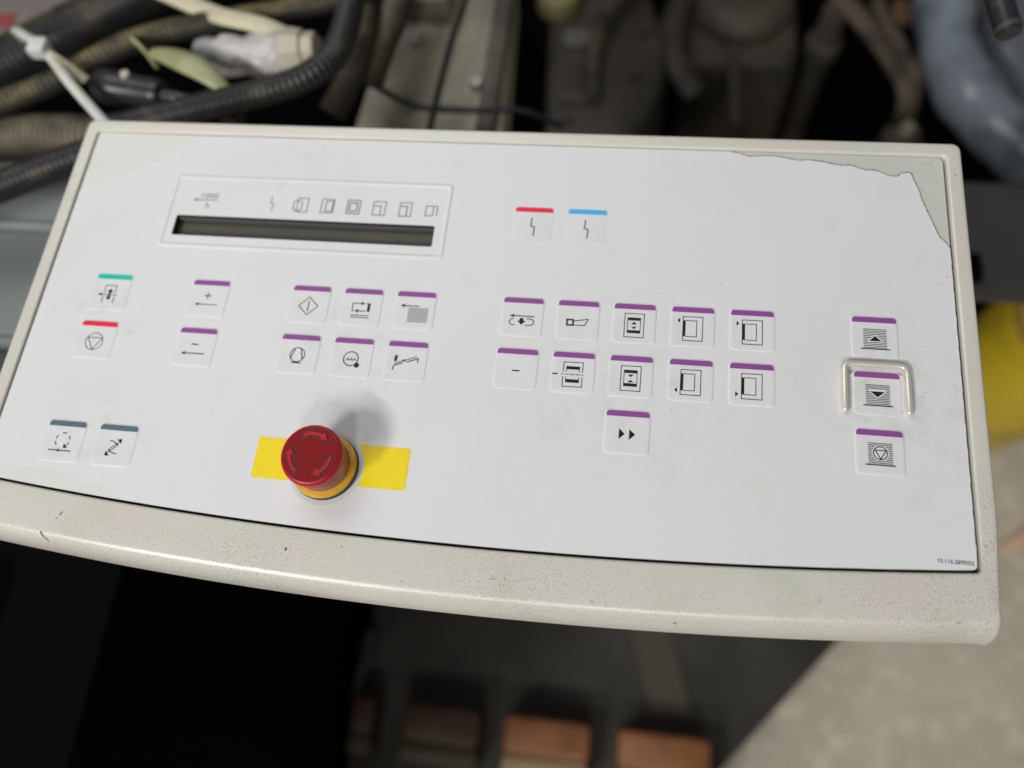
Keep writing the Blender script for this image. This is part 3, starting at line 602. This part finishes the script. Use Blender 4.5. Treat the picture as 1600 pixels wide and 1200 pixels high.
# cable ties
def ribbon(pts, w, th, m, name): return tube(pts, w, 2.0, 10, flat=th).mesh(name, M[m])
t = thing('cable_tie', 'long white cable tie running down to the corner of the console', 'cable tie', V(-352, 194, -62), 'cable ties on the hoses')
link('strap', ribbon([(-400, 232, -74), (-392, 224, -55), (-352, 196, -44), (-321, 166, -44), (-294, 142, -58), (-286, 134, -70)], 3.4, .5, 'tie', 'strap'), t)
link('tail', ribbon([(-352, 194, -41), (-337, 187, -45), (-319, 178, -54)], 3.0, .5, 'strap', 'tail'), t)
link('tie_head', MB().box(-359, -346, 188, 201, -46, -36, 2).mesh('tie_head', M['tie']), t)
tag(link('cable_tie', ribbon([(-303, 221, -70), (-300, 219, -58), (-293, 213, -56), (-287, 208, -60), (-284, 205, -70)], 2.8, .5, 'leaf', 'cable_tie')), 'short yellowish cable tie round the thin dusty hose', 'cable tie', 'cable ties on the hoses')
tag(link('cream_strap', ribbon([(-340, 300, -84), (-311, 288, -80), (-252, 255, -70), (-210, 242, -68), (-179, 238, -86), (-160, 234, -100)], 7.4, .28, 'strap', 'cream_strap')), 'cream plastic strap slanting over the white wrapped coupling', 'strap')
tag(link('green_sleeve', tube([(-290, 213, -64), (-280, 209, -60), (-259, 201, -57), (-237, 190, -57), (-222, 180, -64), (-216, 172, -74)], lambda s: 2.5 + 6.0 * math.sin(min(1, max(0, s / 86)) * math.pi), 1.5, 14, flat=.5).mesh('green_sleeve', M['leaf'])), 'pale green flattened sleeve between black connector and white coupling', 'sleeve')
# white wrapped coupling
def axis_lathe(name, a, b, prof, n, m, wob=0.0):
    A = Vector(a); B = Vector(b); d = (B - A); L_ = d.length; d.normalize(); u = d.orthogonal().normalized(); v = d.cross(u); lo = []
    for s, r in prof:
        lo.append([tuple((A + d * (s * L_) + (u * math.cos(2 * math.pi * k / n) + v * math.sin(2 * math.pi * k / n)) * r * (1 + wob * (random.random() - .5))) * S) for k in range(n)])
    return MB().rings(lo, cap0=True, cap1=True).mesh(name, M[m], angle=40)
t = thing('wrapped_coupling', 'white pipe coupling wrapped in clear plastic behind the console', 'coupling', V(-220, 231, -100))
link('wrapped_body', axis_lathe('wrapped_body', (-266, 230, -86), (-196, 231, -82), [(0, 8), (.02, 12), (.12, 14.5), (.25, 13), (.33, 15.8), (.45, 15), (.55, 13.2), (.66, 15.5), (.8, 16.5), (.95, 16), (1, 14)], 18, 'wrap', .10), t)
link('end_cap', axis_lathe('end_cap', (-197, 231, -82), (-172, 233, -80), [(0, 15), (.04, 17), (.3, 17.2), (.5, 15.5), (.6, 15.5), (.62, 13), (.95, 12.6), (1, 11)], 8, 'bone'), t)
# black connector
t = thing('cable_connector', 'black round cable connector lying behind the corner of the console', 'connector', V(-285, 180, -76))
link('shell', axis_lathe('shell', (-320, 185, -66), (-268, 176, -64), [(0, 9), (.02, 11.2), (.08, 12), (.1, 12.4), (.3, 12.2), (.32, 11.8), (.9, 10.4), (.96, 10), (1, 8.5)], 28, 'blackp'), t)
link('cable', tube([(-270, 176, -64), (-255, 174, -65), (-238, 172, -70), (-215, 168, -84)], 5, 3, 14).mesh('cable', M['blackp']), t)
link('screw', axis_lathe('screw', (-293, 184, -54), (-292, 184, -51.5), [(0, 3.4), (.7, 3.2), (1, 2.4)], 12, 'bone'), t)
# cover in the very corner
t = thing('machine_cover', 'pinkish grey cover in the top corner beyond the thickest hose', 'cover', V(-540, 360, -190))
link('cover_panel', MB().box(-700, -455, 285, 460, -190, -150, 8).mesh('cover_panel', mat('pinkish_grey', (0.20, 0.165, 0.15), .5, var=[((0.13, 0.11, 0.10), 12, .42, .65)])), t)
link('warning_mark', MB().box(-520, -500, 318, 334, -149.9, -149.2).mesh('warning_mark', mat('faded_red', (0.25, 0.05, 0.05), .6)), t)
# steel plate with two thin cables
t = thing('steel_plate', 'grimy grey-brown steel plate standing behind the console', 'plate', V(-115, 330, -240))
mb = MB(); pl = [(-182, 236), (-52, 236), (-62, 430), (-165, 430)]
mb.rings([[V(x, y, z) for x, y in pl] for z in (-240, -192)], cap0=True, cap1=True); link('plate_body', mb.mesh('plate_body', M['plate']), t)
link('edge_rail', MB().box(-74, -58, 238, 428, -191.5, -181, 2).mesh('edge_rail', M['plate_d']), t)
link('bearing_block', MB().box(-158, -112, 372, 415, -191.5, -168, 5).mesh('bearing_block', M['plate']), t)
for x, y in ((-135, 275), (-80, 300), (-140, 345)): link('bolt', axis_lathe('bolt', (x, y, -191.8), (x, y, -186), [(0, 6), (.8, 6), (1, 5)], 6, 'steel'), t)
tag(link('thin_cable', tube([(-93, 380, -162), (-96, 340, -158), (-98, 319, -156), (-101, 279, -156), (-105, 226, -160), (-108, 205, -170)], 3.0, 3, 10).mesh('thin_cable', M['blackp'])), 'thin black cable running lengthwise over the steel plate', 'cable', 'thin cables on the steel plate')
tag(link('thin_cable', tube([(-200, 286, -140), (-169, 271, -150), (-124, 256, -165), (-81, 252, -165), (-34, 249, -160), (0, 246, -175)], 2.6, 3, 10).mesh('thin_cable', M['blackp'])), 'thin black cable crossing the steel plate sideways', 'cable', 'thin cables on the steel plate')
# machine interior
t = thing('machine_bed', 'black machine bed in the gap behind the console', 'machine', V(120, 500, -949))
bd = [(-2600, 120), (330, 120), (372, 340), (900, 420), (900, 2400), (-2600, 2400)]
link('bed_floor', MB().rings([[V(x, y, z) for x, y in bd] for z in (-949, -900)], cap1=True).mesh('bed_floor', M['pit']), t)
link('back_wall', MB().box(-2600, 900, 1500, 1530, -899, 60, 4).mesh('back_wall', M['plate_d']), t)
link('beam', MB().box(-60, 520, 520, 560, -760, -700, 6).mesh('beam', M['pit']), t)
t = thing('brown_plate', 'dark brown machine plate with fittings beside the black gap', 'plate', V(0, 680, -899))
pl = [(-66, 490), (20, 510), (70, 560), (93, 630), (90, 710), (31, 900), (-92, 900)]
def inset(P, d):
    c = Vector((sum(p[0] for p in P) / len(P), sum(p[1] for p in P) / len(P)))
    return [tuple(Vector(p) + (c - Vector(p)).normalized() * d) for p in P]
link('plate_body', MB().rings([[V(x, y, z) for x, y in P_] for P_, z in ((pl, -899), (pl, -575), (inset(pl, 5), -564), (inset(pl, 14), -560))], cap1=True).mesh('plate_body', M['plate_d']), t)
link('fitting', axis_lathe('fitting', (-68, 765, -559), (-68, 768, -512), [(0, 30), (.1, 33), (.6, 31), (.7, 22), (1, 19)], 16, 'olive'), t)
link('name_strip', MB().box(-56, 8, 690, 720, -559.5, -554, 2).mesh('name_strip', mat('dull_label', (0.17, 0.16, 0.15), .5)), t)
link('foot_block', MB().box(-52, 4, 588, 612, -559.5, -552, 2).mesh('foot_block', mat('dull_label_dark', (0.10, 0.095, 0.09), .5)), t)
link('pipe', tube([(60, 900, -540), (52, 800, -535), (10, 740, -530), (-10, 665, -540), (-4, 590, -556)], 11, 8, 14).mesh('pipe', M['hose_brown']), t)
for x, y in ((-40, 560), (50, 640), (60, 720), (20, 840)): link('bolt', axis_lathe('bolt', (x, y, -560), (x, y, -550), [(0, 9), (.8, 9), (1, 7)], 6, 'plate_d'), t)
t = thing('bearing_housing', 'brown-grey bearing housing at the top edge, middle of the machine', 'housing', V(210, 800, -899))
link('housing_body', MB().box(112, 296, 736, 980, -899, -640, 22).mesh('housing_body', M['plate_d']), t)
link('housing_cap', axis_lathe('housing_cap', (205, 850, -639), (205, 850, -590), [(0, 74), (.3, 78), (.6, 70), (.8, 52), (.82, 40), (1, 36)], 24, 'plate_d'), t)
link('rod', tube([(190, 735, -600), (192, 670, -600), (196, 592, -604)], 8, 6, 12).mesh('rod', M['plate_d']), t)
link('side_arm', tube([(120, 860, -600), (98, 760, -590), (108, 690, -590), (140, 640, -600)], 17, 8, 14, flat=.6).mesh('side_arm', M['plate_d']), t)
t = thing('steel_post', 'thin grey machine post between the bearing housing and the tan bracket', 'post', V(325, 760, -899))
link('post_body', tube([(325, 760, -899), (324, 765, -760), (326, 770, -640), (330, 775, -560)], 18, 10, 14).mesh('post_body', M['plate_d']), t)
link('post_collar', axis_lathe('post_collar', (326, 770, -650), (327, 771, -620), [(0, 22), (.1, 26), (.9, 26), (1, 22)], 18, 'plate_d'), t)
t = thing('bracket', 'tan and rust coloured bracket beside the blue-grey duct', 'bracket', V(400, 660, -899))
rt = mat('rusty_tan', (0.13, 0.10, 0.07), .6, var=[((0.05, 0.04, 0.03), 12, .45, .6)])
link('arm', tube([(335, 800, -570), (352, 765, -562), (378, 712, -558), (400, 668, -558), (418, 610, -570), (420, 590, -720)], 15, 6, 12, flat=.6).mesh('arm', rt), t)
link('second_arm', tube([(390, 800, -580), (396, 740, -566), (412, 690, -560), (428, 632, -566), (430, 620, -700)], 11, 6, 12).mesh('second_arm', rt), t)
link('clip', MB().box(402, 428, 742, 780, -575, -550, 6).mesh('clip', mat('rust_orange', (0.14, 0.075, 0.04), .6)), t)
t = thing('floor_clamp', 'small dull grey clamp in the dark beside the upper console corner', 'clamp', V(430, 590, -899))
link('clamp_body', MB().box(396, 448, 560, 606, -899, -600, 10).mesh('clamp_body', M['plate_d']), t)
link('clamp_screw', axis_lathe('clamp_screw', (422, 584, -599.5), (422, 584, -580), [(0, 11), (.8, 11), (1, 8)], 6, 'plate'), t)
# blue-grey hoses on the other side
def crumple(s): return 36 + 2.0 * math.sin(s * .04) + 1.0 * math.sin(s * .09 + 1)
tag(link('plastic_duct', tube([(490, 932, -520), (463, 811, -520), (452, 720, -520), (456, 645, -520), (478, 556, -510), (524, 475, -500), (594, 405, -500), (690, 330, -500)], crumple, 8, 24).mesh('plastic_duct', M['bluep'], angle=80)), 'wide blue-grey plastic duct sweeping down past the upper console corner', 'duct', 'blue-grey ducts')
tag(link('plastic_duct', tube([(630, 1050, -620), (598, 924, -620), (576, 799, -620), (592, 708, -620), (648, 620, -620), (735, 560, -620), (850, 500, -620)], lambda s: 46 + 2.0 * math.sin(s * .05), 8, 24).mesh('plastic_duct', mat('pale_blue_grey_plastic', (0.34, 0.37, 0.40), 0.3, spec=0.6, bump=(9, 0.5, 0.02), var=[((0.16, 0.18, 0.20), 6, 0.44, 0.58)]), angle=80)), 'paler blue-grey duct behind the black lever', 'duct', 'blue-grey ducts')
t = thing('lever', 'black round lever with a bright end ring, pointing down from the top edge', 'lever', V(266, 224, -40))
link('shaft', axis_lathe('shaft', (256, 270, -22), (269.6, 205, -29.6), [(0, 7), (.05, 7.3), (.95, 7.3), (.97, 6.8), (1, 6.4)], 24, 'blackp'), t)
link('end_ring', axis_lathe('end_ring', (268.6, 210, -29.1), (269.3, 206.6, -29.4), [(0, 7.35), (.2, 7.6), (.8, 7.6), (1, 7.3)], 24, 'dgreyp'), t)
# machine covers beside the console
t = thing('machine_hood', 'dark grey machine hood beside the upper console corner', 'machine', V(420, 190, -560))
link('hood_body', MB().box(318, 900, 186, 300, -330, -300, 8).mesh('hood_body', M['dgreyp']), t)
link('latch', MB().box(350, 362, 190, 215, -299.5, -288, 2).mesh('latch', M['pit']), t)
t = thing('grey_cover', 'blue-grey stepped machine cover beside the console under the hoses', 'cover', V(-380, 40, -300))
link('upper_step', MB().box(-640, -262, 96, 150, -299, -104, 3).mesh('upper_step', M['greyp']), t)
link('ledge_strip', MB().box(-640, -262, 90.5, 95.6, -299, -106, 1.5).mesh('ledge_strip', mat('pale_grey_edge', (0.24, 0.26, 0.265), .5)), t)  # strip slightly paler than the cover
link('main_step', MB().box(-640, -262, 8, 90, -299, -110, 3).mesh('main_step', M['greyp']), t)
link('front_strip', MB().box(-640, -262, 2.5, 7.6, -299, -113, 1.5).mesh('front_strip', mat('pale_grey_edge_low', (0.20, 0.22, 0.225), .5)), t)  # lower strip, slightly paler than the step below it
link('lower_step', MB().box(-640, -262, -70, 2, -299, -122, 3).mesh('lower_step', M['dgreyp']), t)
# yellow bucket, pink offcut
t = thing('yellow_drum', 'yellow plastic drum with ochre lid standing on the floor beside the console', 'drum', V(622, 322, -949))
link('drum_wall', lathe([(70, -948), (78, -944), (84, -880), (90, -760), (88, -690), (80, -640), (70, -622)], 40, 622, 322).mesh('drum_wall', M['yellowp'], angle=50), t)
link('drum_lid', MB().rings([[V(622 + q * math.cos(2 * math.pi * k / 40), 322 + q * math.sin(2 * math.pi * k / 40), z) for k in range(40)] for q, z in ((72, -626), (74, -618), (70, -610), (40, -606), (8, -605))], cap1=True).mesh('drum_lid', M['orangep'], angle=50), t)
tag(link('plastic_offcut', tube([(648, 92, -945), (684, 113, -940), (742, 146, -938), (820, 178, -940), (900, 186, -945)], lambda s: 5 + 12 * min(1, s / 90), 6, 12, flat=.25).mesh('plastic_offcut', M['rag'])), 'pink and orange strip of plastic lying on the concrete floor', 'offcut')
# under the front of the console
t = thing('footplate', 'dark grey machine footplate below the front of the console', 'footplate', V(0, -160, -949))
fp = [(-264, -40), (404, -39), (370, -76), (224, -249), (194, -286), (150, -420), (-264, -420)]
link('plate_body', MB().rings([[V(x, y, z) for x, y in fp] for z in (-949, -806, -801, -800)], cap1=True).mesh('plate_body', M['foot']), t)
link('tan_glow', MB().add([V(x, y, z) for z in (-799.8, -796.5) for x, y in ((84, -53), (140, -53), (182, -190), (130, -192))], [(4, 5, 6, 7), (0, 1, 5, 4), (1, 2, 6, 5), (2, 3, 7, 6), (3, 0, 4, 7)]).mesh('tan_glow', mat('tan_glow_tone', (0.075, 0.062, 0.043), .7, spec=.2)), t)  # tan reflection on the plate, drawn as a thin coloured strip
link('side_guide', tube([(-380, -360, -786), (-349, -330, -786), (-304, -285, -786), (-278, -238, -786), (-262, -180, -786), (-258, -129, -790)], 9, 6, 12).mesh('side_guide', mat('black_rubber_guide', (0.035, 0.037, 0.04), .6, spec=.2)), t)
WL = ('narrow dark orange-brown wooden block at the end of the row on the footplate', 'dull brown wooden block second in the row on the footplate', 'orange-brown wooden block third in the row on the footplate', 'brightest orange wooden block in the row, nearest the concrete floor')
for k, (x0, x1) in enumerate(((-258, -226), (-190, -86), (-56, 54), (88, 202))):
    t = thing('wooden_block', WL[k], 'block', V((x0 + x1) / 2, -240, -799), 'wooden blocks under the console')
    link('upper_block', MB().box(x0, x1, -262, -216, -799, -745, 7).mesh('upper_block', M['wood_shaded' if k < 2 else 'wood']), t)
    link('lower_board', MB().box(x0 + .5, x1 - .5, -286, -262.5, -799, -750, 5).mesh('lower_board', M['board_shaded' if k < 2 else 'wood_pale']), t)
t = thing('shade_block', 'black box standing for the shaded void below the front of the console', 'machine', V(-450, -200, -949))
link('shade_block_body', MB().box(-1300, -266, -520, 60, -949, -170, 20).mesh('shade_block_body', M['pit']), t)  # added black mass, made tall to shade the footplate from the left
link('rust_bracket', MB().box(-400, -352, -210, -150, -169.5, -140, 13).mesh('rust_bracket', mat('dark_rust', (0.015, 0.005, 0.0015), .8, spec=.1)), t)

# ---------------------------------------------------------------- wear on the console
def surf_z(x, y):
    s_ = min(max((bottom_y(x) - y) / 27.8, 0), 1)
    for (a, za), (b, zb) in zip(PF[3:-1], PF[4:]):
        if a <= s_ <= b and b > a: return za + (zb - za) * (s_ - a) / (b - a)
    return PF[-10][1]
M['chip'] = mat('dark_chip', (0.12, 0.11, 0.095), .7); M['scuff'] = mat('grey_scuff', (0.46, 0.45, 0.43), .6)
def mark(x, y, l, w, ang, m='chip', name='chip_mark', front=True, parent=C):
    rn = random.Random(int(x * 7 + y * 13)); pts = []
    ca, sa = math.cos(math.radians(ang)), math.sin(math.radians(ang)); n = 10
    for k in range(n):
        a = 2 * math.pi * k / n; rr_ = .6 + .5 * rn.random(); u, v = math.cos(a) * l / 2 * rr_, math.sin(a) * w / 2 * rr_
        px, py = x + u * ca - v * sa, y + u * sa + v * ca; pts.append(V(px, py, (surf_z(px, py) if front else .0) + .06))
    return link(name, up(MB().add(pts, [tuple(range(n))]).mesh(name, M[m], smooth=False)), parent)
for a in ((-201, -126, 3.4, .7, 60), (-202.5, -128.6, 1.6, .6, 40), (-208.5, -136.5, 5.5, .9, -55), (-206, -138.6, 3.5, .35, -50), (-86, -132, 2.0, 1.5, 80), (55, -141, 2.2, .35, 100), (91, -146, 2.4, .4, 0), (-60, -128.5, 1, .5, 20), (150, -131, 1.1, .4, 70), (10, -136, .9, .6, 0), (205, -134, 3.0, .3, 10), (-30, -141, 1.3, .3, 30)): mark(*a)
for x, y, l, w, ang in ((-194, -29, 3.2, .5, -35), (-183, -61, .7, .6, 0), (-138, -70, .9, .8, 0), (-172, -68, .7, .5, 0), (-137, -60, .6, .6, 0), (-180, -41, .9, .7, 40), (-122, -72, .8, .5, 0), (194, -56.5, .6, .5, 0), (188, -44, 1.6, .35, 20), (196, -36, 3.4, .4, 25), (198, -33.5, 2.0, .3, -10), (-86, -60, .9, .7, 0), (-78.5, -60.4, .7, .7, 0), (-34, -56, .8, .8, 0), (26, -68, 1.0, .4, 20), (37, -68, 1.0, .4, 0), (85, -51, 1.2, .6, 60), (126, -22, .6, .5, 0), (-36, -104, .8, .7, 0), (-194, 57, 1.6, 1.4, 0), (-120, 72, 4.5, .3, 50), (-112, 76, 3.0, .3, 40), (205, 33, .8, .5, 0), (60, -96, .7, .5, 0), (-150, -100, .8, .6, 0), (112, -85, .6, .6, 0), (-20, -30, .7, .5, 0), (140, 30, .7, .5, 0)):
    mark(x, y, l, w, ang, 'scuff', 'scuff_mark', False, film)
mark(219, 84, 1.0, .8, 0, 'chip', 'chip_mark', False).location.z += 1.4 * S
